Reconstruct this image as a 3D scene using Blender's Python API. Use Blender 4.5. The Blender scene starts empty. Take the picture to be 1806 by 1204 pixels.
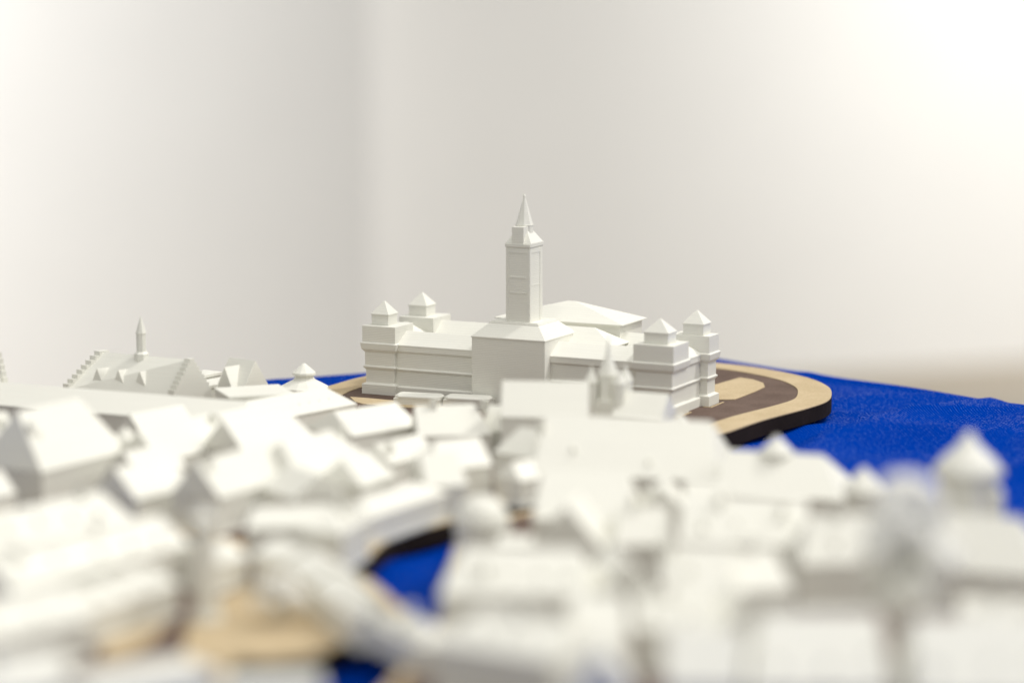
import bpy, bmesh, math, random
from mathutils import Vector, noise
random.seed(7)
S = 0.1                       # one model unit in Blender units
scene = bpy.context.scene
COL = scene.collection
R = math.radians

# ------------------------------------------------------------------ camera
F_PX, CX, CY = 4515.0, 903.0, 602.0
PITCH, CAM_H, CAM_Y = R(8.2), 7.41, -44.55
cam_d = bpy.data.cameras.new('camera')
cam_d.sensor_width = 36.0
cam_d.lens = 36.0 * F_PX / 1806.0
cam_d.clip_start, cam_d.clip_end = 0.05, 200
cam_d.dof.use_dof = True
cam_d.dof.focus_distance = 45.0 * S
cam_d.dof.aperture_fstop = 1.0
cam = bpy.data.objects.new('camera', cam_d)
COL.objects.link(cam)
cam.location = (0, CAM_Y * S, CAM_H * S)
cam.rotation_euler = (R(90) - PITCH, 0, 0)
scene.camera = cam

# ------------------------------------------------------------------ light
wd = bpy.data.worlds.new('World'); scene.world = wd; wd.use_nodes = True
bg = wd.node_tree.nodes['Background']
bg.inputs[0].default_value = (1.0, 1.0, 0.97, 1); bg.inputs[1].default_value = 0.375

def area(name, loc, target, size, power, color=(1, 0.97, 0.92), size_y=None):
    l = bpy.data.lights.new(name, 'AREA'); l.energy = power; l.color = color
    l.size = size * S
    if size_y: l.shape = 'RECTANGLE'; l.size_y = size_y * S
    o = bpy.data.objects.new(name, l); COL.objects.link(o)
    o.location = Vector(loc) * S
    o.rotation_euler = (Vector(target) - Vector(loc)).to_track_quat('-Z', 'Y').to_euler()
    return o
def spot(name, loc, target, power, angle, blend=1.0, radius=3, color=(1, 0.97, 0.92)):
    l = bpy.data.lights.new(name, 'SPOT'); l.energy = power; l.color = color
    l.spot_size = R(angle); l.spot_blend = blend; l.shadow_soft_size = radius * S
    o = bpy.data.objects.new(name, l); COL.objects.link(o)
    o.location = Vector(loc) * S
    o.rotation_euler = (Vector(target) - Vector(loc)).to_track_quat('-Z', 'Y').to_euler()
    return o
area('ceiling_lamp', (46, 12, 62), (0, -2, 0), 8, 285)
area('side_lamp', (62, -26, 48), (0, -6, 0), 26, 115)
area('ceiling_panel', (10, -16, 95), (0, -8, 0), 60, 345)
spot('wall_lamp', (-70, 84, 40), (-64, 148, 8), 4700, 95, color=(1, .99, .975))
spot('wall_lamp', (80, 121, 50), (77, 214, 14), 4300, 96, color=(1, .99, .965))
spot('ceiling_spot', (-14, -46, 58), (1, -14.5, 0), 250, 34, 0.8, 6)

scene.render.engine = 'CYCLES'
scene.cycles.use_denoising = True
scene.cycles.max_bounces = 6
vs = scene.view_settings
vs.view_transform = 'Standard'; vs.look = 'None'; vs.gamma = 1.0; vs.exposure = 0.15
vs.use_curve_mapping = False

# ------------------------------------------------------------------ pixel -> point on a level plane
def at(px, py, z=0.0):
    dx = (px - CX) / F_PX; dz = -(py - CY) / F_PX
    d = (dx, math.cos(PITCH) + dz * math.sin(PITCH), -math.sin(PITCH) + dz * math.cos(PITCH))
    t = (z - CAM_H) / d[2]
    return Vector((d[0] * t, CAM_Y + d[1] * t, z))

# ------------------------------------------------------------------ materials
def new_mat(name):
    m = bpy.data.materials.new(name); m.use_nodes = True
    nt = m.node_tree; b = nt.nodes['Principled BSDF']
    return m, nt, nt.nodes, nt.links, b

def mat_print(name, col, pitch=0.030, strength=0.16):
    """white printed plastic: fine level layer lines with irregular depth"""
    m, nt, N, L, b = new_mat(name)
    tc = N.new('ShaderNodeTexCoord')
    w = N.new('ShaderNodeTexWave'); w.wave_type = 'BANDS'; w.bands_direction = 'Z'
    w.inputs['Scale'].default_value = 0.314 / (pitch * S)
    w.inputs['Distortion'].default_value = 0.25; w.inputs['Detail'].default_value = 1
    w.inputs['Detail Scale'].default_value = 3
    L.new(tc.outputs['Object'], w.inputs['Vector'])
    mp = N.new('ShaderNodeMapping'); mp.inputs['Scale'].default_value = (9, 9, 420)
    L.new(tc.outputs['Object'], mp.inputs['Vector'])
    n1 = N.new('ShaderNodeTexNoise'); n1.inputs['Scale'].default_value = 1.0; n1.inputs['Detail'].default_value = 3
    L.new(mp.outputs[0], n1.inputs['Vector'])
    n2 = N.new('ShaderNodeTexNoise'); n2.inputs['Scale'].default_value = 160; n2.inputs['Detail'].default_value = 4
    L.new(tc.outputs['Object'], n2.inputs['Vector'])
    a = N.new('ShaderNodeMath'); a.operation = 'MULTIPLY_ADD'; a.inputs[1].default_value = 0.7
    L.new(n1.outputs['Fac'], a.inputs[0]); L.new(w.outputs['Fac'], a.inputs[2])
    a2 = N.new('ShaderNodeMath'); a2.operation = 'MULTIPLY_ADD'; a2.inputs[1].default_value = 0.25
    L.new(n2.outputs['Fac'], a2.inputs[0]); L.new(a.outputs[0], a2.inputs[2])
    bp = N.new('ShaderNodeBump'); bp.inputs['Strength'].default_value = strength; bp.inputs['Distance'].default_value = 0.0012
    L.new(a2.outputs[0], bp.inputs['Height']); L.new(bp.outputs[0], b.inputs['Normal'])
    cr = N.new('ShaderNodeMixRGB'); cr.inputs[1].default_value = tuple(c * 0.95 for c in col) + (1,)
    cr.inputs[2].default_value = tuple(min(1, c * 1.03) for c in col) + (1,)
    L.new(n1.outputs['Fac'], cr.inputs[0]); L.new(cr.outputs[0], b.inputs['Base Color'])
    b.inputs['Roughness'].default_value = 0.5
    b.inputs['Specular IOR Level'].default_value = 0.35
    return m

def mat_board(name, c1, c2, scale=220, bump=0.25, rough=0.85, spec=0.04):
    m, nt, N, L, b = new_mat(name)
    tc = N.new('ShaderNodeTexCoord')
    n = N.new('ShaderNodeTexNoise'); n.inputs['Scale'].default_value = scale; n.inputs['Detail'].default_value = 6
    n.inputs['Roughness'].default_value = 0.7
    L.new(tc.outputs['Object'], n.inputs['Vector'])
    n3 = N.new('ShaderNodeTexNoise'); n3.inputs['Scale'].default_value = 14; n3.inputs['Detail'].default_value = 4
    L.new(tc.outputs['Object'], n3.inputs['Vector'])
    ad = N.new('ShaderNodeMath'); ad.operation = 'MULTIPLY_ADD'; ad.inputs[1].default_value = 0.5
    L.new(n3.outputs['Fac'], ad.inputs[0])
    sc = N.new('ShaderNodeMath'); sc.operation = 'MULTIPLY'; sc.inputs[1].default_value = 0.75
    L.new(n.outputs['Fac'], sc.inputs[0]); L.new(sc.outputs[0], ad.inputs[2])
    r = N.new('ShaderNodeValToRGB'); r.color_ramp.elements[0].position = 0.40; r.color_ramp.elements[1].position = 0.85
    r.color_ramp.elements[0].color = c1 + (1,); r.color_ramp.elements[1].color = c2 + (1,)
    L.new(ad.outputs[0], r.inputs[0]); L.new(r.outputs[0], b.inputs['Base Color'])
    bp = N.new('ShaderNodeBump'); bp.inputs['Strength'].default_value = bump; bp.inputs['Distance'].default_value = 0.002
    L.new(n.outputs['Fac'], bp.inputs['Height']); L.new(bp.outputs[0], b.inputs['Normal'])
    b.inputs['Roughness'].default_value = rough; b.inputs['Specular IOR Level'].default_value = spec
    return m

def mat_cloth():
    m, nt, N, L, b = new_mat('blue_twill')
    tc = N.new('ShaderNodeTexCoord')
    mp = N.new('ShaderNodeMapping'); mp.inputs['Rotation'].default_value = (0, 0, R(-18))
    L.new(tc.outputs['Object'], mp.inputs['Vector'])
    w = N.new('ShaderNodeTexWave'); w.wave_type = 'BANDS'; w.bands_direction = 'X'
    w.inputs['Scale'].default_value = 0.314 / (0.058 * S); w.inputs['Distortion'].default_value = 0.5
    w.inputs['Detail'].default_value = 2; w.inputs['Detail Scale'].default_value = 2.5
    L.new(mp.outputs[0], w.inputs['Vector'])
    n = N.new('ShaderNodeTexNoise'); n.inputs['Scale'].default_value = 330; n.inputs['Detail'].default_value = 3
    L.new(tc.outputs['Object'], n.inputs['Vector'])
    n2 = N.new('ShaderNodeTexNoise'); n2.inputs['Scale'].default_value = 5; n2.inputs['Detail'].default_value = 4
    L.new(tc.outputs['Object'], n2.inputs['Vector'])
    a = N.new('ShaderNodeMath'); a.operation = 'MULTIPLY_ADD'; a.inputs[1].default_value = 0.22
    L.new(n.outputs['Fac'], a.inputs[0]); L.new(w.outputs['Fac'], a.inputs[2])
    bp = N.new('ShaderNodeBump'); bp.inputs['Strength'].default_value = 0.7; bp.inputs['Distance'].default_value = 0.0016
    L.new(a.outputs[0], bp.inputs['Height']); L.new(bp.outputs[0], b.inputs['Normal'])
    r = N.new('ShaderNodeValToRGB')
    r.color_ramp.elements[0].color = (0.0002, 0.030, 0.290, 1); r.color_ramp.elements[1].color = (0.0004, 0.046, 0.365, 1)
    L.new(n2.outputs['Fac'], r.inputs[0])
    rb = N.new('ShaderNodeMapRange'); rb.inputs[3].default_value = 0.70; rb.inputs[4].default_value = 1.25  # rib shading painted into the colour: grooves darker, yarn crowns lighter
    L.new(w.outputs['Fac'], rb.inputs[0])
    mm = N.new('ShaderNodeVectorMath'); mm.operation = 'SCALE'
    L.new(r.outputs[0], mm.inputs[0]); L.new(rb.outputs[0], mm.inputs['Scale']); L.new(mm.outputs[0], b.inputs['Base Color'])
    # only the crowns of some yarns are shiny
    g = N.new('ShaderNodeMath'); g.operation = 'MULTIPLY'
    ng = N.new('ShaderNodeTexNoise'); ng.inputs['Scale'].default_value = 170; ng.inputs['Detail'].default_value = 2
    L.new(tc.outputs['Object'], ng.inputs['Vector'])
    L.new(w.outputs['Fac'], g.inputs[0]); L.new(ng.outputs['Fac'], g.inputs[1])
    gr = N.new('ShaderNodeValToRGB'); gr.color_ramp.elements[0].position = 0.46; gr.color_ramp.elements[1].position = 0.64
    gr.color_ramp.elements[0].color = (0.0, 0.0, 0.0, 1); gr.color_ramp.elements[1].color = (0.30, 0.30, 0.30, 1)
    L.new(g.outputs[0], gr.inputs[0]); L.new(gr.outputs[0], b.inputs['Specular IOR Level'])
    b.inputs['Roughness'].default_value = 0.32
    return m

def mat_paint(name, col, rough=0.6, bump=0.08):
    m, nt, N, L, b = new_mat(name)
    tc = N.new('ShaderNodeTexCoord')
    n = N.new('ShaderNodeTexNoise'); n.inputs['Scale'].default_value = 1.2; n.inputs['Detail'].default_value = 6
    L.new(tc.outputs['Object'], n.inputs['Vector'])
    mx = N.new('ShaderNodeMixRGB'); mx.inputs[1].default_value = tuple(c * 0.97 for c in col) + (1,)
    mx.inputs[2].default_value = tuple(min(1, c * 1.02) for c in col) + (1,)
    L.new(n.outputs['Fac'], mx.inputs[0]); L.new(mx.outputs[0], b.inputs['Base Color'])
    n4 = N.new('ShaderNodeTexNoise'); n4.inputs['Scale'].default_value = 40
    L.new(tc.outputs['Object'], n4.inputs['Vector'])
    bp = N.new('ShaderNodeBump'); bp.inputs['Strength'].default_value = bump; bp.inputs['Distance'].default_value = 0.01
    L.new(n4.outputs['Fac'], bp.inputs['Height']); L.new(bp.outputs[0], b.inputs['Normal'])
    b.inputs['Roughness'].default_value = rough
    return m

PLA = mat_print('white_print', (0.805, 0.80, 0.735))
TAN = mat_board('tan_board', (0.43, 0.335, 0.205), (0.59, 0.48, 0.32))
BROWN = mat_board('engraved_board', (0.094, 0.066, 0.054), (0.185, 0.135, 0.113))
CHAR = mat_board('charred_edge', (0.010, 0.007, 0.005), (0.030, 0.020, 0.015), rough=0.8, spec=0.1)
PLA_LIGHT = mat_print('white_print_lightened', (0.86, 0.855, 0.80))  # same white print, paler: extra light on the tree crowns put into the colour
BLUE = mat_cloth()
WALLP = mat_paint('wall_paint', (0.83, 0.82, 0.795))
WALLP2 = mat_paint('side_wall_paint', (0.83, 0.825, 0.81))
FLOORM = mat_board('beige_floor', (0.36, 0.31, 0.24), (0.50, 0.44, 0.36), scale=6, bump=0.05, rough=0.5, spec=0.3)

# ------------------------------------------------------------------ mesh helpers (model units)
class MB:
    def __init__(s): s.v = []; s.f = []
    def add(s, vs, fs):
        k = len(s.v); s.v += [tuple(v) for v in vs]; s.f += [tuple(i + k for i in f) for f in fs]
        return s
    def box(s, x0, x1, y0, y1, z0, z1):
        return s.add([(x0,y0,z0),(x1,y0,z0),(x1,y1,z0),(x0,y1,z0),(x0,y0,z1),(x1,y0,z1),(x1,y1,z1),(x0,y1,z1)],
                     [(3,2,1,0),(4,5,6,7),(0,1,5,4),(1,2,6,5),(2,3,7,6),(3,0,4,7)])
    def loops(s, rings):
        """closed solid through rings of equal vertex count (a ring of one vertex is an apex)"""
        vs = []; idx = []
        for r in rings:
            idx.append(list(range(len(vs), len(vs) + len(r)))); vs += r
        fs = []
        for a, b in zip(idx, idx[1:]):
            n = max(len(a), len(b))
            for i in range(n):
                j = (i + 1) % n
                if len(a) == 1: fs.append((a[0], b[j], b[i]))
                elif len(b) == 1: fs.append((a[i], a[j], b[0]))
                else: fs.append((a[i], a[j], b[j], b[i]))
        if len(idx[0]) > 2: fs.append(tuple(reversed(idx[0])))
        if len(idx[-1]) > 2: fs.append(tuple(idx[-1]))
        return s.add(vs, fs)
    def rect_loft(s, prof, x0, x1, y0, y1):
        """prof: (outset, z) from bottom to top"""
        return s.loops([[(x0-o,y0-o,z),(x1+o,y0-o,z),(x1+o,y1+o,z),(x0-o,y1+o,z)] for o, z in prof])
    def lathe(s, cx, cy, prof, n=8, rot=0.0):
        rings = []
        for r, z in prof:
            if r <= 1e-5: rings.append([(cx, cy, z)])
            else: rings.append([(cx + r*math.cos(rot+2*math.pi*i/n), cy + r*math.sin(rot+2*math.pi*i/n), z) for i in range(n)])
        return s.loops(rings)
    def build(s, name, mat, parent=None, bevel=0.0, smooth=False):
        me = bpy.data.meshes.new(name)
        me.from_pydata([(x*S, y*S, z*S) for x, y, z in s.v], [], s.f); me.update()
        me.materials.append(mat)
        bm = bmesh.new(); bm.from_mesh(me); bmesh.ops.recalc_face_normals(bm, faces=bm.faces)
        if bevel > 0:
            bmesh.ops.remove_doubles(bm, verts=bm.verts, dist=1e-6)
            es = [e for e in bm.edges if len(e.link_faces) == 2 and e.calc_face_angle(0) > 0.35]
            bmesh.ops.bevel(bm, geom=es, offset=bevel*S, segments=2, affect='EDGES', profile=0.5, clamp_overlap=True)
        bm.to_mesh(me); bm.free()
        if smooth:
            for p in me.polygons: p.use_smooth = True
        o = bpy.data.objects.new(name, me); COL.objects.link(o)
        if parent: o.parent = parent
        return o

def tag(o, label=None, cat=None, group=None, kind=None):
    if label: o['label'] = label
    if cat: o['category'] = cat
    if group: o['group'] = group
    if kind: o['kind'] = kind
    return o
def empty(name, loc, rz=0.0):
    o = bpy.data.objects.new(name, None); COL.objects.link(o)
    o.location = Vector(loc) * S; o.rotation_euler = (0, 0, rz); o.empty_display_size = 0.02
    return o
def roof_mb(x0, x1, y0, y1, z, rh, hl=0.0, hr=0.0, t=0.03, mb=None):
    """ridged roof along x; hl/hr = run of the hipped ends (0 = gable)"""
    ym = (y0 + y1) / 2
    mb = mb or MB()
    vs = [(x0,y0,z),(x1,y0,z),(x1,y1,z),(x0,y1,z),(x0,y0,z+t),(x1,y0,z+t),(x1,y1,z+t),(x0,y1,z+t),
          (x0+hl,ym,z+t+rh),(x1-hr,ym,z+t+rh)]
    if x1 - hr - x0 - hl < 1e-3:
        vs = vs[:9]
        return mb.add(vs, [(3,2,1,0),(0,1,5,4),(1,2,6,5),(2,3,7,6),(3,0,4,7),(4,5,8),(5,6,8),(6,7,8),(7,4,8)])
    return mb.add(vs, [(3,2,1,0),(0,1,5,4),(1,2,6,5),(2,3,7,6),(3,0,4,7),(4,5,9,8),(6,7,8,9),(5,6,9),(7,4,8)])

BEV = 0.007
# ------------------------------------------------------------------ setting: room walls, floor, table cloth
FLOOR_Z = -31.0
def slab(name, p0, p1, thick, z0, z1, mat, label):
    p0 = Vector(p0); p1 = Vector(p1); d = (p1 - p0); L = d.length; ang = math.atan2(d.y, d.x)
    o = MB().box(0, L, 0, thick, z0, z1).build(name, mat)
    o.location = (p0.x*S, p0.y*S, 0); o.rotation_euler = (0, 0, ang)
    return tag(o, kind='structure')
corner = Vector((-12.6, 185.0))
slab('room_wall', corner, corner + Vector((math.cos(R(20)), math.sin(R(20))))*130, 3, FLOOR_Z, 90, WALLP, '')
lw = corner + Vector((-math.cos(R(36)), -math.sin(R(36))))*110
slab('room_side_wall', lw, corner, 3, FLOOR_Z, 90, WALLP2, '')
fl = MB().box(-160, 180, -80, 260, FLOOR_Z-1, FLOOR_Z).build('floor', FLOORM)
tag(fl, kind='structure')

def make_cloth():
    corner = Vector((2.67, 8.17)); e1 = Vector((-0.85, -0.53)).normalized(); e2 = Vector((0.68, -0.74)).normalized()
    D = 15.0
    us = [-D, -6, -2, -1.0, -0.6, -0.35, -0.2, -0.1] + [i*0.16 for i in range(0, 225)]
    rad = 0.35
    def fold(t):
        if t >= 0: return t, 0.0
        a = -t
        if a < rad*math.pi/2: return -rad*math.sin(a/rad), -rad*(1-math.cos(a/rad))
        return -rad, -rad - (a - rad*math.pi/2)*1.9
    vs = []
    n = len(us)
    folds = [([(1535,734),(1580,724),(1640,713),(1830,688)], .10, .30, .75), ([(1400,800),(1470,770),(1560,753),(1700,757),(1880,775)], .13, .35, 1.0),
             ([(1420,702),(1520,692),(1640,688),(1800,700)], .06, .25, .5), ([(1480,830),(1600,800),(1830,830)], .09, .4, .8)]
    folds = [([at(x, y, -.26) for x, y in q], h, w1, w2) for q, h, w1, w2 in folds]
    def fold_z(p):
        z = 0.0
        for q, h, w1, w2 in folds:
            best = None
            for c, d in zip(q, q[1:]):
                e = Vector((d.x-c.x, d.y-c.y)); r = Vector((p.x-c.x, p.y-c.y))
                t = max(0.0, min(1.0, r.dot(e)/e.length_squared)); m = r - e*t
                sd = e.x*r.y - e.y*r.x
                if best is None or m.length < best[0]: best = (m.length, sd)
            ww = w1 if best[1] > 0 else w2        # steep at the back, long towards the viewer
            z = max(z, 1.7*h*math.exp(-(best[0]/ww)**2*1.5))
        return z
    for i, a in enumerate(us):
        fa, za = fold(a)
        for j, b in enumerate(us):
            fb, zb = fold(b)
            p = corner + e1*fa + e2*fb
            z = -0.262 + min(za, zb)
            top = 1.0 if (a >= 0 and b >= 0) else 0.35
            # folds lying across the cloth: a few long soft ridges and a fine unevenness
            q = Vector((p.x*0.16 + p.y*0.05, p.y*0.42 - p.x*0.17, 0))
            r1 = 1 - abs(noise.noise(q*1.0 + Vector((3.1, 7.7, 0))))*2
            w = 0.10*max(0, r1)**5 + 0.06*noise.noise(Vector((p.x*0.35, p.y*0.5, 4)))
            w += 0.035*math.sin((p.y*0.75 - p.x*0.28)*2.0 + 1.5*noise.noise(Vector((p.x*.2, p.y*.2, 9))))
            if a < 0 and za < -0.4: p = p + e1*0.25*noise.noise(Vector((b*0.5, z*.05, 2)))
            if b < 0 and zb < -0.4: p = p + e2*0.25*noise.noise(Vector((a*0.5, z*.05, 5)))
            vs.append((p.x, p.y, z - (0.012 + max(0, 0.13 - w))*top + (fold_z(p) if top == 1.0 and p.x > 2.5 else 0)))
    fs = [(i*n+j, i*n+j+1, (i+1)*n+j+1, (i+1)*n+j) for i in range(n-1) for j in range(n-1)]
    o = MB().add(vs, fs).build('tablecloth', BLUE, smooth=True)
    return tag(o, 'creased royal blue twill cloth spread under the whole model city', 'tablecloth')
make_cloth()

# ------------------------------------------------------------------ base plates of laser-cut board
def smooth_poly(pts, n=4, closed=True):
    """Catmull-Rom through the given points"""
    out = []; m = len(pts)
    for i in range(m):
        p0, p1, p2, p3 = pts[(i-1) % m], pts[i], pts[(i+1) % m], pts[(i+2) % m]
        for k in range(n):
            t = k / n
            out.append(0.5*((2*p1) + (p2-p0)*t + (2*p0-5*p1+4*p2-p3)*t*t + (3*p1-p0-3*p2+p3)*t**3))
    return out
def poly_area(p): return sum(p[i].x*p[(i+1)%len(p)].y - p[(i+1)%len(p)].x*p[i].y for i in range(len(p)))/2
def inset(pts, d):
    if poly_area(pts) < 0: pts = pts[::-1]
    out = []; m = len(pts)
    for i in range(m):
        t = (pts[(i+1) % m] - pts[(i-1) % m]); t = Vector((t.x, t.y, 0))
        if t.length < 1e-6: t = Vector((1,0,0))
        t.normalize(); out.append(pts[i] + Vector((-t.y, t.x, 0))*d)
    return out
def prism(pts, z0, z1, name, mat, parent=None, mat_side=None):
    if poly_area(pts) < 0: pts = pts[::-1]
    n = len(pts)
    vs = [(p.x, p.y, z0) for p in pts] + [(p.x, p.y, z1) for p in pts]
    fs = [tuple(range(n-1, -1, -1)), tuple(range(n, 2*n))] + [(i, (i+1) % n, n+(i+1) % n, n+i) for i in range(n)]
    o = MB().add(vs, fs).build(name, mat, parent)
    if mat_side:
        o.data.materials.append(mat_side)
        for p in o.data.polygons:
            if abs(p.normal.z) < 0.5: p.material_index = 1
    return o
def ring(outer, width, z0, z1, name, mat, parent):
    """flat raised band along the rim, its outer side flush inside the slab's edge"""
    if poly_area(outer) < 0: outer = outer[::-1]
    a = inset(outer, 0.004); b = inset(outer, width); n = len(a)
    vs = [(p.x,p.y,z0) for p in a] + [(p.x,p.y,z1) for p in a] + [(p.x,p.y,z1) for p in b] + [(p.x,p.y,z0) for p in b]
    fs = []
    for i in range(n):
        j = (i+1) % n
        fs += [(i, j, n+j, n+i), (n+i, n+j, 2*n+j, 2*n+i), (2*n+i, 2*n+j, 3*n+j, 3*n+i), (3*n+i, 3*n+j, j, i)]
    return MB().add(vs, fs).build(name, mat, parent)
RZ = 0.014
def plate(px_pts, label, rim=0.5, n=4):
    pts = smooth_poly([at(x, y, 0) for x, y in px_pts], n)
    root = prism(pts, -0.26, 0.0, 'base_plate', BROWN, None, CHAR)
    tag(root, label, 'base plate', 'laser-cut base plates')
    if rim: ring(pts, rim, -0.02, RZ, 'rim', TAN, root)
    return root, pts

p1, p1pts = plate([(1467,696),(1458,709),(1420,722),(1345,742),(1268,767),(1190,778),(1080,783),(950,780),(800,772),(690,757),(600,740),(545,722),(535,706),
                   (556,690),(595,677),(650,663),(760,645),(880,633),(1010,629),(1140,631),(1270,641),(1355,652),(1425,667),(1460,682)],
                  'brown and tan board with charred edge carrying the building with the tall clock tower', rim=0.60)
# tan paved areas engraved out of the brown
def paving(pxs, parent, n=3, smooth=True):
    q = [at(x, y, 0) for x, y in pxs]
    if smooth: q = smooth_poly(q, n)
    return prism(q, -0.01, RZ, 'paving', TAN, parent)
paving([(1240,706),(1296,705),(1330,692),(1349,683),(1346,676),(1328,670),(1305,666.5),(1240,685)], p1, smooth=False)
paving([(617,700.5),(650,703),(700,707.5),(760,714),(800,720),(760,722),(700,718),(640,713),(626,709)], p1, smooth=False)

p2, p2pts = plate([(640,992),(668,966),(712,942),(790,922),(900,890),(1050,862),(1200,832),(1262,812),(1236,796),(1120,797),(960,793),
                   (800,785),(690,770),(620,752),(560,728),(500,700),(400,684),(250,682),(60,692),(-120,700),(-220,740),(-220,900),(-60,928),(150,935),(330,945),(480,985),(570,1004)],
                  'large board under the gabled houses left of centre, its curved edge along the blue gap', rim=0.26)
p3, p3pts = plate([(-200,965),(-40,962),(150,962),(300,962),(420,965),(520,990),(600,1018),(650,1020),(700,1062),(752,1105),(738,1150),(668,1118),(632,1118),(592,1142),(540,1160),(470,1168),(415,1170),
                   (400,1215),(380,1290),(100,1330),(-200,1330)],
                  'blurred board plate at lower left holding the curved row of little houses', rim=0.16)
paving([(335,1168),(400,1166),(470,1160),(545,1150),(590,1125),(575,1080),(540,1050),(480,1030),(410,1045),(345,1085),(325,1130)], p3)
paving([(175,1160),(240,1150),(285,1112),(305,1085),(285,1076),(215,1100)], p3)
p4, p4pts = plate([(788,1060),(792,990),(820,940),(910,906),(1060,886),(1250,858),(1400,850),(1520,872),(1640,905),(1760,955),(1850,1010),(1950,1080),
                   (2000,1330),(1400,1340),(660,1330),(700,1190),(752,1124)],
                  'blurred board plate at lower right crowded with white houses', rim=0.16)

# ------------------------------------------------------------------ the sharp building with the clock tower
PHI = R(26)
O = at(640, 693, 0)
hall = empty('clock_tower_building', O, -PHI)
tag(hall, 'sharp white palace with tall clock tower and four capped corner towers', 'model building')
TPROF = [(0.057,-0.03),(0.057,0.175),(0.0,0.20),(0.0,0.43),(0.038,0.475),(0.038,0.495),(0.013,0.51),(0.013,0.745),(0.06,0.80),(0.075,0.895),(0.078,0.91),(0.047,0.925),(0.047,1.22)]
def corner_tower(x0, x1, y0, y1, cx, cy, cw, cd):
    m = MB().rect_loft(TPROF, x0, x1, y0, y1).build('corner_tower', PLA, hall, BEV)
    c = MB().rect_loft([(0,1.215),(0,1.405)], cx-cw/2, cx+cw/2, cy-cd/2, cy+cd/2).build('cap', PLA, m, BEV)
    k = MB(); w, d = cw/2+0.012, cd/2+0.012
    k.loops([[(cx-w,cy-d,1.40),(cx+w,cy-d,1.40),(cx+w,cy+d,1.40),(cx-w,cy+d,1.40)],
             [(cx-w,cy-d,1.418),(cx+w,cy-d,1.418),(cx+w,cy+d,1.418),(cx-w,cy+d,1.418)],
             [(cx-.015,cy-.015,1.635),(cx+.015,cy-.015,1.635),(cx+.015,cy+.015,1.635),(cx-.015,cy+.015,1.635)]])
    k.build('cap_roof', PLA, m, 0.004)
corner_tower(0.05, 0.62, 0.03, 0.62, 0.29, 0.29, 0.34, 0.34)
corner_tower(5.28, 5.92, 0.03, 0.62, 5.60, 0.28, 0.44, 0.36)
corner_tower(0.05, 0.66, 1.40, 2.00, 0.31, 1.68, 0.36, 0.36)
corner_tower(5.40, 6.02, 1.40, 1.76, 5.75, 1.56, 0.38, 0.34)
WPROF = [(0.045,-0.03),(0.045,0.15),(0.0,0.17),(0.0,0.42),(0.03,0.455),(0.03,0.475),(0.005,0.49),(0.005,0.75),(0.035,0.79),(0.035,0.885)]
def wing(x0, x1, y0, y1):
    return MB().rect_loft(WPROF, x0, x1, y0, y1).build('wing', PLA, hall, BEV)
w = wing(0.60, 2.30, 0.10, 0.72); roof_mb(0.62, 2.4, 0.06, 0.76, 0.88, 0.21, t=.02).build('wing_roof', PLA, w, 0.004)
w = wing(3.60, 5.30, 0.10, 0.72); roof_mb(3.5, 5.29, 0.06, 0.76, 0.88, 0.21, t=.02).build('wing_roof', PLA, w, 0.004)
w = wing(0.64, 5.42, 1.42, 1.98); roof_mb(0.6, 5.45, 1.38, 2.02, 0.88, 0.25, t=.02).build('wing_roof', PLA, w, 0.004)
w = wing(0.08, 0.60, 0.60, 1.42); roof_mb(0.04, 0.64, 0.605, 1.41, 0.88, 0.28, .26, .26, t=.02).build('wing_roof', PLA, w, 0.004)
w = wing(5.36, 5.88, 0.60, 1.42); roof_mb(5.25, 5.92, 0.605, 1.41, 0.88, 0.28, .30, .30, t=.02).build('wing_roof', PLA, w, 0.004)
# central block with its truncated hipped roof
cb = MB().rect_loft([(0,-0.03),(0,1.17)], 2.25, 3.65, -0.15, 1.10).build('central_block', PLA, hall, BEV)
k = MB(); x0,x1,y0,y1 = 2.25,3.65,-0.15,1.10
def rr(o, z): return [(x0+o,y0+o,z),(x1-o,y0+o,z),(x1-o,y1-o,z),(x0+o,y1-o,z)]
k.loops([rr(-.012,1.165), rr(-.012,1.185), rr(.225,1.40), rr(.225,1.42), rr(.25,1.422), rr(.25,1.44)])
k.build('roof', PLA, cb, 0.004)
# small slots in the corner of the block's right wall (stair strip)
# clock tower
tx0,tx1,ty0,ty1 = 2.77,3.22,0.15,0.66
tw = MB().rect_loft([(0,1.42),(0,2.72),(.018,2.735),(.02,2.79)], tx0, tx1, ty0, ty1).build('clock_tower', PLA, hall, BEV)
k = MB()
def face_strips(m):
    w = tx1-tx0
    side = 0
    for (s0, s1, z0, z1, t) in ((0,.05,1.44,2.71,.010),(w-.05,w,1.44,2.71,.010),(.05,w-.05,2.63,2.71,.010),(.07,w-.07,2.20,2.225,.016),(.05,w-.05,1.95,2.20,.006),(.07,w-.07,1.935,1.955,.014)):
        t *= .75
        m.box(tx0+s0, tx0+s1, ty0-t, ty0+.01, z0, z1)
        if z0 in (1.95, 1.935): continue
        if z0 == 2.20: z0, z1, t = 2.07, 2.08, .006
        m.box(tx1-.01, tx1+t, ty0+s0, ty0+s1, z0, z1)
        m.box(tx0+s0, tx0+s1, ty1-.01, ty1+t, z0, z1)
        m.box(tx0-t, tx0+.01, ty0+s0, ty0+s1, z0, z1)
face_strips(k); k.build('tower_trim', PLA, tw, 0.003)
cx, cy = (tx0+tx1)/2, (ty0+ty1)/2
k = MB(); h = (tx1-tx0)/2 + .02
def sq(o, z): return [(cx-o,cy-o,z),(cx+o,cy-o,z),(cx+o,cy+o,z),(cx-o,cy+o,z)]
k.loops([sq(h,2.785), sq(h,2.80), sq(0.10,3.02)]); k.build('tower_roof', PLA, tw, 0.003)
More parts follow.
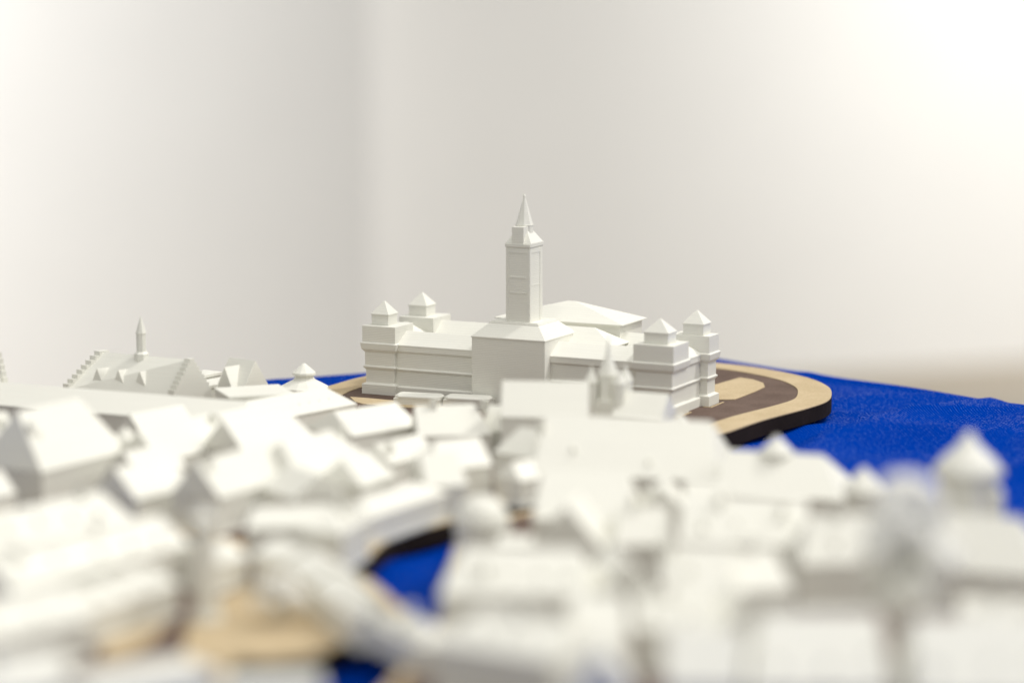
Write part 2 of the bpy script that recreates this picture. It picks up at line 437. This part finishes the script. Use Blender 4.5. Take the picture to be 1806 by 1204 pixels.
MB().box(cx-.112, cx+.112, ty0-.012, cy, 2.79, 3.083).build('lantern_gable', PLA, tw, 0.004)
lt = MB().lathe(cx, cy, [(.150,2.80),(.150,3.085),(.158,3.09),(.158,3.105)], 8, math.pi/8).build('lantern', PLA, tw, 0.003)
MB().lathe(cx, cy, [(.152,3.10),(.020,3.57),(.026,3.585),(.018,3.61),(.0,3.64)], 8, math.pi/8).build('spire', PLA, tw)
# great hall behind the tower and the linking wing
gh = MB().rect_loft([(0,-0.03),(0,1.29)], 2.0, 4.32, 1.52, 2.50).build('great_hall', PLA, hall, BEV)
k = MB(); x0,x1,y0,y1 = 1.90,4.40,1.44,2.55; ax, ay = 3.20, 2.0
k.loops([rr(0,1.285), rr(0,1.305), [(ax-.12,ay-.02,1.60),(ax+.05,ay-.02,1.60),(ax+.05,ay+.02,1.60),(ax-.12,ay+.02,1.60)]])
k.build('roof', PLA, gh, 0.003)
lk = MB().rect_loft([(0,-0.03),(0,1.0)], 2.4, 4.45, 0.80, 1.50).build('link_wing', PLA, hall, BEV)
roof_mb(2.36, 4.50, 0.78, 1.52, 0.99, 0.27, .4, .50, t=.02).build('roof', PLA, lk, 0.003)
# tan outline of the cut-out the building stands in
k = MB()
for (a,b,c,d) in ((5.20,6.02,-.125,-.10),(6.0,6.03,-.10,.68),(6.0,6.16,1.27,1.30),(6.12,6.15,1.30,1.88)):
    MB().box(a,b,c,d,-.01,.012).build('cutout_edge', TAN, hall)

# two low flat pavilions in front of the left wing
def pavilion(pxa, pxb, label):
    a = at(*pxa, 0); b = at(*pxb, 0); L = (b-a).length; ang = math.atan2(b.y-a.y, b.x-a.x)
    o = empty('pavilion', (a+b)/2, ang); tag(o, label, 'model pavilion', 'low pavilions by the left wing')
    MB().rect_loft([(0,0),(0,.125)], -L/2+.004, L/2-.004, -.016, .356).build('wall', PLA, o, 0.004)
    c = .09; x0, x1, y0, y1 = -L/2, L/2, -.02, .36
    def oc(o_, z): return [(x0+c,y0+o_,z),(x1-c,y0+o_,z),(x1-o_,y0+c,z),(x1-o_,y1-c,z),(x1-c,y1-o_,z),(x0+c,y1-o_,z),(x0+o_,y1-c,z),(x0+o_,y0+c,z)]
    MB().loops([oc(0,.12), oc(0,.155), oc(.045,.185)]).build('roof', PLA, o, 0.004)
pavilion((694,713.5), (776,717.5), 'low flat pavilion left of its twin before the palace wing')
pavilion((781,716.5), (861,721), 'low flat pavilion right of its twin before the palace block')

# ------------------------------------------------------------------ generic printed house
def house(label, A, B, ze, depth, rh, hl=0.0, hr=0.0, kind='ridge', name='house', cat='model house', chim=(), dorm=(), ov=0.015, group=None, base=0.0, rich=True):
    """A, B: pixels of the front eave's ends at height ze; depth away from the camera"""
    a = at(A[0], A[1], ze); b = at(B[0], B[1], ze)
    d = b - a; L = math.hypot(d.x, d.y); ang = math.atan2(d.y, d.x)
    o = empty(name, (a.x, a.y, base), ang)
    # centre the root
    c = Vector((L/2*math.cos(ang) - depth/2*math.sin(ang), L/2*math.sin(ang) + depth/2*math.cos(ang), 0))
    o.location = (Vector((a.x, a.y, base)) + c) * S
    tag(o, label, cat, group)
    x0, x1, y0, y1 = -L/2, L/2, -depth/2, depth/2
    MB().rect_loft([(.012,0),(.012,.06),(0,.07),(0,ze+.01)], x0+ov, x1-ov, y0+ov, y1-ov).build('wall', PLA, o, BEV)
    if kind == 'flat':
        rf = MB().rect_loft([(0,ze),(0,ze+rh)], x0, x1, y0, y1).build('roof', PLA, o, BEV)
    elif kind == 'front':      # gable end towards the camera, ridge running away
        k = roof_mb(y0, y1, x0, x1, ze, rh, hl*depth, hr*depth, t=.025)
        k.v = [(y, x, z) for x, y, z in k.v]
        rf = k.build('roof', PLA, o, BEV)
    else:
        rf = roof_mb(x0, x1, y0, y1, ze, rh, hl*L, hr*L, t=.025).build('roof', PLA, o, BEV)
    rnd = random.Random(label)
    if kind == 'ridge' and rich and A[1] > 925 and L > .5 and not dorm and group is None:
        nd = min(5, max(1, int(L/.42))) if rnd.random() < .75 else 0
        dorm = [((i+.5+rnd.uniform(-.2,.2))/nd*(1-hl-hr)+hl, rnd.uniform(.2,.4), rnd.uniform(.11,.17)) for i in range(nd)]
        if not chim: chim = [(rnd.uniform(hl+.1, .9-hr), rnd.uniform(.7,1.0)) for _ in range(rnd.choice((0,1,1,2)))]
    for (t, s) in chim:      # t along, s: share of the way from the front eave to the ridge
        xx = x0 + t*L; yy = y0 + s*depth/2; zz = ze + s*rh
        MB().box(xx-.045, xx+.045, yy-.04, yy+.04, zz-.05, zz+.17).build('chimney', PLA, rf, 0.004)
    for (t, s, w) in dorm:   # little gabled dormers on the front slope
        xx = x0 + t*L; ya = y0 + s*depth/2; z0 = ze + s*rh
        run = w*0.95*depth/2/max(rh,.05)
        m = MB().add([(xx-w/2,ya,z0-.02),(xx+w/2,ya,z0-.02),(xx,ya,z0+w*.95),(xx,ya+run,z0+w*.95),(xx-w/2,ya+.02,z0),(xx+w/2,ya+.02,z0)],
                     [(0,1,2),(1,5,3,2),(0,2,3,4),(0,4,5,1),(4,3,5)])
        m.build('dormer', PLA, rf)
    return o, rf, (L, x0, x1, y0, y1)

def turret(label, px, r, zs, n=10, name='turret', cat='model turret', base_y=None):
    """px: pixel of the axis at the ground; zs: list of (radius, z) for shaft and for roof"""
    c = at(px[0], px[1], 0)
    o = empty(name, c, 0); tag(o, label, cat)
    sh, rf = zs
    MB().lathe(0, 0, sh, n, math.pi/n).build('shaft', PLA, o, smooth=False)
    MB().lathe(0, 0, rf, n, math.pi/n).build('roof', PLA, o, smooth=False)
    return o

# ---- rear left: church with stepped gables
def church():
    zE, zR = 0.40, 0.97
    FL, RL, RR_, FR = at(116,686,zE), at(179,620,zR), at(334,634,zR), at(302,697,zE)
    BL, BR = 2*RL - FL, 2*RR_ - FR
    BL.z = BR.z = zE
    c = (FL+FR+BL+BR)/4
    o = empty('church', (c.x, c.y, 0)); tag(o, 'white church with stepped gables and a slim ridge turret', 'model church')
    def L(p, z): return (p.x-c.x, p.y-c.y, z)
    MB().loops([[L(FL,0),L(FR,0),L(BR,0),L(BL,0)],[L(FL,zE),L(FR,zE),L(BR,zE),L(BL,zE)]]).build('wall', PLA, o, BEV)
    k = MB().add([L(FL,zE-.01),L(FR,zE-.01),L(BR,zE-.01),L(BL,zE-.01),L(RL,zR),L(RR_,zR)],
                 [(3,2,1,0),(0,1,5,4),(2,3,4,5),(1,2,5),(3,0,4)])
    rf = k.build('roof', PLA, o)
    along = (RR_-RL); along.z = 0; along.normalize()
    def stepped(Fp, Rp, Bp, sgn):
        m = MB(); n = 8; th = along*0.12
        prof = []
        for i in range(n):
            p = Fp.lerp(Rp, i/n); q = Fp.lerp(Rp, (i+1)/n)
            prof += [(p, q.z+.02), (q, q.z+.02)]
        for i in range(n, 0, -1):
            p = Bp.lerp(Rp, i/n); q = Bp.lerp(Rp, (i-1)/n)
            prof += [(p, p.z+.02), (q, p.z+.02)]
        prof += [(Bp, 0.0), (Fp, 0.0)]
        r1 = [L(p-th*.5, z) for p, z in prof]; r2 = [L(p+th*.5, z) for p, z in prof]
        m.loops([r1, r2]); m.build('stepped_gable', PLA, o)
    stepped(FL, RL, BL, -1); stepped(FR, RR_, BR, 1)
    t = RL.lerp(RR_, 0.46)
    tb = MB().lathe(t.x-c.x, t.y-c.y, [(.13,.80),(.13,1.00),(.085,1.04),(.085,1.33),(.095,1.35),(.0,1.66)], 8, math.pi/8).build('ridge_turret', PLA, o)
    # three dormers on the front slope
    nrm = (FL-BL); nrm.z = 0; nrm.normalize()
    for s, h in ((.24,.25),(.45,.25),(.66,.25)):
        p = FL.lerp(FR, s).lerp(RL.lerp(RR_, s), .20); w = .13
        b0 = p - along*w; b1 = p + along*w; up = Vector((0,0,h)); bk = -nrm*0.36
        m = MB().add([L(b0,p.z-.03),L(b1,p.z-.03),L(p,p.z+h),L(p+bk,p.z+h),L(b0+bk,p.z),L(b1+bk,p.z)],
                     [(0,1,2),(1,5,3,2),(0,2,3,4),(0,4,5,1),(4,3,5)])
        m.build('dormer', PLA, rf)
church()

def stepped_house(label, A, B, ze, depth, rh):
    o, rf, (L, x0, x1, y0, y1) = house(label, A, B, ze, depth, rh)
    for xx in (x0, x1):
        m = MB(); n = 5; prof = []
        for i in range(n):
            prof += [(y0+(y1-y0)/2*i/n, ze+rh*(i+1)/n+.06), (y0+(y1-y0)/2*(i+1)/n, ze+rh*(i+1)/n+.06)]
        for i in range(n, 0, -1):
            prof += [(y1-(y1-y0)/2*i/n, ze+rh*i/n+.06), (y1-(y1-y0)/2*(i-1)/n, ze+rh*i/n+.06)]
        prof += [(y1, ze), (y0, ze)]
        m.loops([[(xx-.04, y, z) for y, z in prof], [(xx+.04, y, z) for y, z in prof]]).build('stepped_gable', PLA, o)
stepped_house('tall house with stepped gable cut by the left edge, behind the long roof', (-95,690), (10,682), .58, .75, .48)

# rear left, other houses
house('small flat box house against the right gable of the stepped church', (355,668), (392,661), .42, .4, .06, kind='flat')
house('flat-roofed white block right of the stepped church', (345,690), (425,676), .34, .5, .06, kind='flat')
o, rf, q = house('cross-gabled house with a steep roof, between stepped church and little round tower', (380,687), (427,694), .38, .66, .50)
L_, x0_, x1_, y0_, y1_ = q
k = roof_mb(-.30, .30, -.20, .20, .39, .40, t=.02)
kk = MB(); kk.v = [(y*1.0+.0, x*1.0-.12, z) for x, y, z in k.v]; kk.f = k.f
kk.build('cross_gable', PLA, o)
house('plain white flat-topped block left of the little round tower', (404,705), (520,698), .50, 1.0, .05, kind='flat')
house('very long low house with a grey front roof slope, beneath the stepped church', (-60,712), (430,752), .40, 1.15, .27, hl=0, hr=.05, rich=False)
turret('little round tower with a cone cap rising from the long angled roof', (537,718), .17,
       ([(.42,0),(.42,.36),(.20,.48),(.165,.52),(.165,.58)], [(.205,.575),(.20,.61),(.06,.735),(.03,.76),(.0,.77)]), 12, 'round_tower', 'model tower')
house('long house with hipped right end beside the brown board, below the little round tower', (455,748), (630,714), .34, .95, .27, hl=0.0, hr=.12, dorm=((.5,.4,.05),(.6,.4,.05),(.7,.4,.05),(.8,.4,.05)))

# mid left
house('broad bright-roofed house at the left, with a dark gable below it', (74,836), (228,797), .50, 1.25, .78, hl=.12, hr=.18, chim=((.12,.62),), dorm=((.18,.5,.13),))
house('bright gabled house cut by the left edge, beside the broad bright-roofed house', (-70,822), (52,790), .50, .85, .50, chim=((.8,.6),))
house('low house at the left edge over the brown strip of board', (-120,905), (30,872), .36, .6, .30)
house('slender upright house between the broad bright roof and the long sloped roof', (226,785), (250,778), .62, .35, .22, hl=.5, hr=.5)
house('long gabled house with bright slope, right of the broad bright-roofed house', (285,818), (418,782), .42, .85, .42, chim=((.9,.7),))
house('narrow house behind the slender upright house', (250,770), (345,752), .42, .55, .30)
house('gabled house with shaded pointed end facing the camera, left of the quay', (388,882), (520,842), .48, .80, .46, chim=((.1,.75),(.95,.6)))
house('white house tucked in front of the shaded pointed gable', (240,884), (340,862), .40, .85, .38)
house('low house between slender house and long gabled house', (248,842), (330,824), .40, .7, .30)
house('bright front-gabled house above the square quay-side block', (518,884), (612,872), .46, .9, .30, kind='front')
house('small roof right of the long gabled house with bright slope', (418,770), (505,750), .44, .8, .30, hr=.1)
house('broad pale roof behind the low quay house', (640,862), (700,842), .44, .8, .34, hl=.1, hr=.1)
house('pale roof at the top of the quay, beside the dark hole', (752,862), (826,858), .46, .9, .40, hr=.1)
house('big steep white roof at the centre left, in front of the long low house', (430,800), (560,775), .48, .9, .42, hr=.15)
house('bright hipped house behind the quay-side block', (530,850), (660,812), .50, .9, .46, hl=.1, hr=.25, chim=((.85,.8),))
house('wide roof in front of the two low flat pavilions', (622,772), (742,752), .42, 1.15, .30, hl=.08)
house('light gabled house under the second flat pavilion', (738,772), (870,768), .42, .9, .40, hr=.2, chim=((.25,.9),(.93,.85)))
house('small dark-gapped house in the middle of the left group', (690,822), (770,800), .38, .6, .26, chim=((.15,.5),))
house('white house with a plain front in the middle of the town', (765,835), (870,822), .48, .75, .36, hl=.25)
house('low bright-roofed quay house at the edge of the curved board', (652,918), (792,872), .36, .62, .20, kind='ridge', hr=.2, hl=.15)
house('square quay-side block with its grey face towards the curved row', (432,936), (606,932), .44, .70, .22, hl=.1, hr=.15)
house('rounded corner house where the blue gap begins', (604,944), (652,918), .50, .55, .24, hl=.4, hr=.4)

# centre right: hall and twin-spired church in front of the palace
house('plain white hall with sharp ridge in front of the palace block', (882,738), (1036,740), .72, .80, .50, rich=False)
def spire_church():
    c = at(1072, 792, 0)
    o = empty('church', c, R(-24)); tag(o, 'white church with a slim central spire between shoulder turrets', 'model church')
    MB().rect_loft([(.02,0),(0,.05),(0,.80)], -.21, .21, -.20, .20).build('tower', PLA, o, BEV)
    MB().lathe(0, 0, [(.17,.79),(.15,1.16),(.165,1.18),(.06,1.45),(.03,1.56),(.0,1.84)], 8, math.pi/8).build('spire', PLA, o)
    for (x, y) in ((-.22,-.16),(.24,-.14),(.22,.18)):
        MB().lathe(x, y, [(.105,.0),(.105,1.06),(.12,1.08),(.035,1.24),(.0,1.36)], 8, math.pi/8).build('shoulder_turret', PLA, o)
    nv = MB().rect_loft([(0,0),(0,.60)], .20, 1.0, -.30, .30).build('nave', PLA, o, BEV)
    roof_mb(.19, 1.02, -.33, .33, .59, .34, t=.02).build('nave_roof', PLA, nv, .004)
    return o
spire_church()
house('great hall house with a huge plain bright roof, right of centre', (938,836), (1266,852), .42, 1.65, .70, hr=.09, chim=((.0,.7),), dorm=((.2,.35,.14),(.62,.2,.13)), rich=False)
house('tiny pyramid-roofed house between hall roof and the palace corner', (1160,772), (1222,776), .42, .5, .34, hl=.5, hr=.5)
house('rounded house with bright roof beside the gap, left of the huge plain roof', (868,800), (945,812), .48, .7, .36, hl=.3, hr=.3)
house('white house left of the gap with dark chimney, next to rounded house', (846,760), (940,768), .42, .7, .34, chim=((1.0,.8),))
house('low white shed with shadowed front below the huge plain roof', (918,852), (1000,836), .36, .55, .22, hl=.1)
house('wide pale roof below the left end of the huge plain roof', (938,918), (1122,922), .42, 1.25, .52, hl=.05, hr=.1)
house('front-gabled house at the middle foot of the huge plain roof', (1120,902), (1212,904), .44, .8, .30, kind='front', chim=((.2,.3),))
house('small house under the right end of the huge plain roof', (1205,900), (1285,902), .40, .7, .30, hr=.2)

# right group
o, rf, q = house('long hipped house with a small cone turret on its ridge, beside blue cloth', (1256,872), (1488,886), .36, 1.2, .50, hl=.03, hr=.22, rich=False)
tr = MB().lathe(q[1]+.42*q[0], .05, [(.22,.55),(.22,.86),(.24,.88),(.10,1.02),(.04,1.09),(.0,1.11)], 12).build('ridge_turret', PLA, o)
turret('short turret with a blunt cone roof right of the long hipped house', (1521,962), .25,
       ([(.25,0),(.25,.74)], [(.285,.735),(.275,.77),(.07,.99),(.04,1.03),(.0,1.05)]), 12)
def gate_tower():
    c = at(1703, 1000, 0)
    o = empty('gate_tower', c, R(-20)); tag(o, 'stout white tower with bell-shaped pointed roof at right, against blue cloth', 'model tower')
    MB().lathe(0, 0, [(.40,0),(.36,.1),(.36,1.20)], 8, math.pi/8).build('shaft', PLA, o, BEV)
    MB().lathe(0, 0, [(.44,1.19),(.445,1.25),(.30,1.42),(.17,1.53),(.10,1.62),(.055,1.70),(.0,1.74)], 16).build('roof', PLA, o, smooth=True)
    MB().lathe(.36, -.08, [(.0,.55),(.10,.66),(.10,.98),(.11,1.0),(.0,1.14)], 10).build('oriel', PLA, o)
gate_tower()
house('wide roof at the right edge below the stout tower', (1592,1002), (1840,1022), .42, 1.05, .58, hr=.22, hl=.1, dorm=((.2,.5,.18),))
house('bright-roofed house behind the dark gap, below the blunt cone turret', (1412,1000), (1566,996), .50, .9, .50, hl=.2)
house('long house filling the middle right, under the long hipped house', (1195,958), (1420,966), .50, 1.15, .46, chim=((.3,.8),(.8,.6)))
house('gabled house whose bright sloping verge faces the camera, right of the dome', (935,966), (1062,972), .42, .9, .52, kind='front')
house('flat-topped house with tan-shaded roof just behind the dome', (878,966), (940,966), .40, .55, .05, kind='flat')
house('small house behind the brown spot right of the bright sloping verge', (1084,966), (1190,962), .42, .75, .40, hl=.15)
def dome_house():
    c = at(850, 985, 0); o = empty('domed_chapel', c); tag(o, 'small round chapel with a dome at the edge of blue gap', 'model chapel')
    MB().lathe(0, 0, [(.36,0),(.34,.05),(.34,.42)], 16).build('wall', PLA, o)
    MB().lathe(0, 0, [(.37,.415)] + [(.36*math.cos(t*math.pi/16), .45+.38*math.sin(t*math.pi/16)) for t in range(0, 8)] + [(.0,.83)], 20).build('dome', PLA, o, smooth=True)
dome_house()
house('big pale house along the edge of the blue gap, in front of the dome', (774,1052), (1040,1056), .52, 1.15, .42, hl=.14, hr=.06, chim=((.3,.4),))
house('house right of the big pale house, turned with its gable to the camera', (1052,1048), (1160,1044), .48, .95, .36, kind='front')
house('plain house in the middle of the lower right group', (1165,1050), (1290,1052), .48, 1.0, .44, chim=((.1,.8),))
house('house with a low roof left of the dark gap', (1296,1048), (1402,1044), .46, 1.0, .38, hr=.2)
house('bulky corner house over the brown street at the bottom, left of its lane', (762,1138), (976,1172), .56, 1.05, .30, hl=.2, hr=.1)
house('block on the right side of the narrow bottom lane', (1006,1140), (1110,1138), .56, 1.0, .40, hl=.1)
house('wide low house in front of the middle lower group', (1116,1112), (1262,1116), .46, .85, .34)
house('front-gabled house behind the near bright roof left of the tree trunk', (1268,1118), (1370,1112), .46, .85, .30, kind='front')
house('house beside the dark round gap at the bottom', (1170,1212), (1310,1216), .55, 1.0, .46)
house('house at the bottom edge between lane and dark round gap', (1000,1228), (1122,1228), .55, 1.0, .40, kind='front')
house('near bright roof left of the tree trunk at the bottom', (1318,1220), (1578,1220), .50, 1.40, .60, hl=.14, hr=.05)
house('near bright roof right of the tree trunk at the bottom', (1612,1232), (1860,1232), .50, 1.35, .62, hl=.06)
house('shaded house under the wide roof at the right edge', (1690,1098), (1850,1104), .40, .5, .22)

# lower left: rows and arc
house('rearmost of three long parallel roofs at lower left', (-60,985), (236,918), .50, .85, .34, hr=.06)
house('middle one of three long parallel roofs at lower left', (20,1046), (338,962), .50, .85, .34, hr=.04)
house('nearest of three long parallel roofs at lower left', (50,1118), (318,1034), .36, .70, .22, hr=.06)
house('low house at the bottom left corner', (-80,1150), (160,1095), .44, .85, .32)
house('white block at the bottom, left of the tan court', (165,1245), (388,1205), .52, .75, .12, kind='flat')
house('wide house cut by the bottom left corner', (-60,1240), (130,1215), .52, .7, .3)
house('flat white block at the bottom edge beside the blue gap', (395,1232), (570,1226), .46, .55, .08, kind='flat')
G = 'little houses in the curved row'
house('leftmost little house of the curved row round the tan court', (378,1000), (440,984), .35, .78, .17, name='row_house', group=G)
house('second little house of the curved row from the left', (443,983), (498,996), .35, .75, .17, name='row_house', group=G)
house('third little house of the curved row, its bend', (502,1000), (546,1030), .34, .66, .17, name='row_house', group=G)
house('fourth little house of the curved row from the left', (550,1036), (588,1068), .33, .58, .17, name='row_house', group=G)
house('last little house of the curved row, nearest the blue gap', (592,1072), (628,1096), .34, .45, .16, name='row_house', group=G)
house('stubby white block on the tongue of board crossing the blue gap', (654,1102), (744,1142), .30, .50, .16, hl=.25, hr=.25, name='bridge_house')

# ------------------------------------------------------------------ printed trees
def tree(label, px, height, crown_r, crown_h, trunk_r=.06, n=26, seed=1):
    rnd = random.Random(seed)
    c = at(px[0], px[1], 0); o = empty('tree', c); tag(o, label, 'model tree')
    z0 = height - crown_h
    MB().lathe(0, 0, [(trunk_r*1.3,0),(trunk_r,.2),(trunk_r*.8,z0+crown_h*.5)], 8).build('trunk', PLA, o, smooth=True)
    m = MB()
    bm = bmesh.new(); bmesh.ops.create_icosphere(bm, subdivisions=2, radius=1.0)
    base_v = [v.co.copy() for v in bm.verts]; base_f = [[v.index for v in f.verts] for f in bm.faces]; bm.free()
    for i in range(n):
        u = rnd.random(); a = rnd.random()*6.283; t = rnd.random()
        zz = z0 + crown_h*(.12 + .76*t); rr_ = crown_r*(.75*math.sin(math.pi*(.15+.75*t)))*math.sqrt(rnd.random())
        p = Vector((rr_*math.cos(a), rr_*math.sin(a), zz)); s = crown_r*rnd.uniform(.16,.32)
        m.add([(p + v*s*(1+.35*noise.noise(v*2.5+p*5)))[:] for v in base_v], base_f)
    m.build('crown', PLA_LIGHT, o)
tree('white model tree in front of the stout tower, standing nearest the camera at right', (1590,1196), 2.25, .62, 1.65, seed=3, n=70)
def column():
    o = empty('column', at(364, 1095, 0)); tag(o, 'slim pale column between the parallel roofs and the curved row', 'model column')
    MB().lathe(0, 0, [(.19,0),(.19,.08),(.15,.10),(.14,1.15),(.16,1.17),(.16,1.21),(.05,1.32),(.0,1.36)], 12).build('shaft', PLA, o, smooth=False)
column()
tree('small rounded model tree standing in the tan court', (490,1100), .60, .44, .46, .05, 16, seed=8)
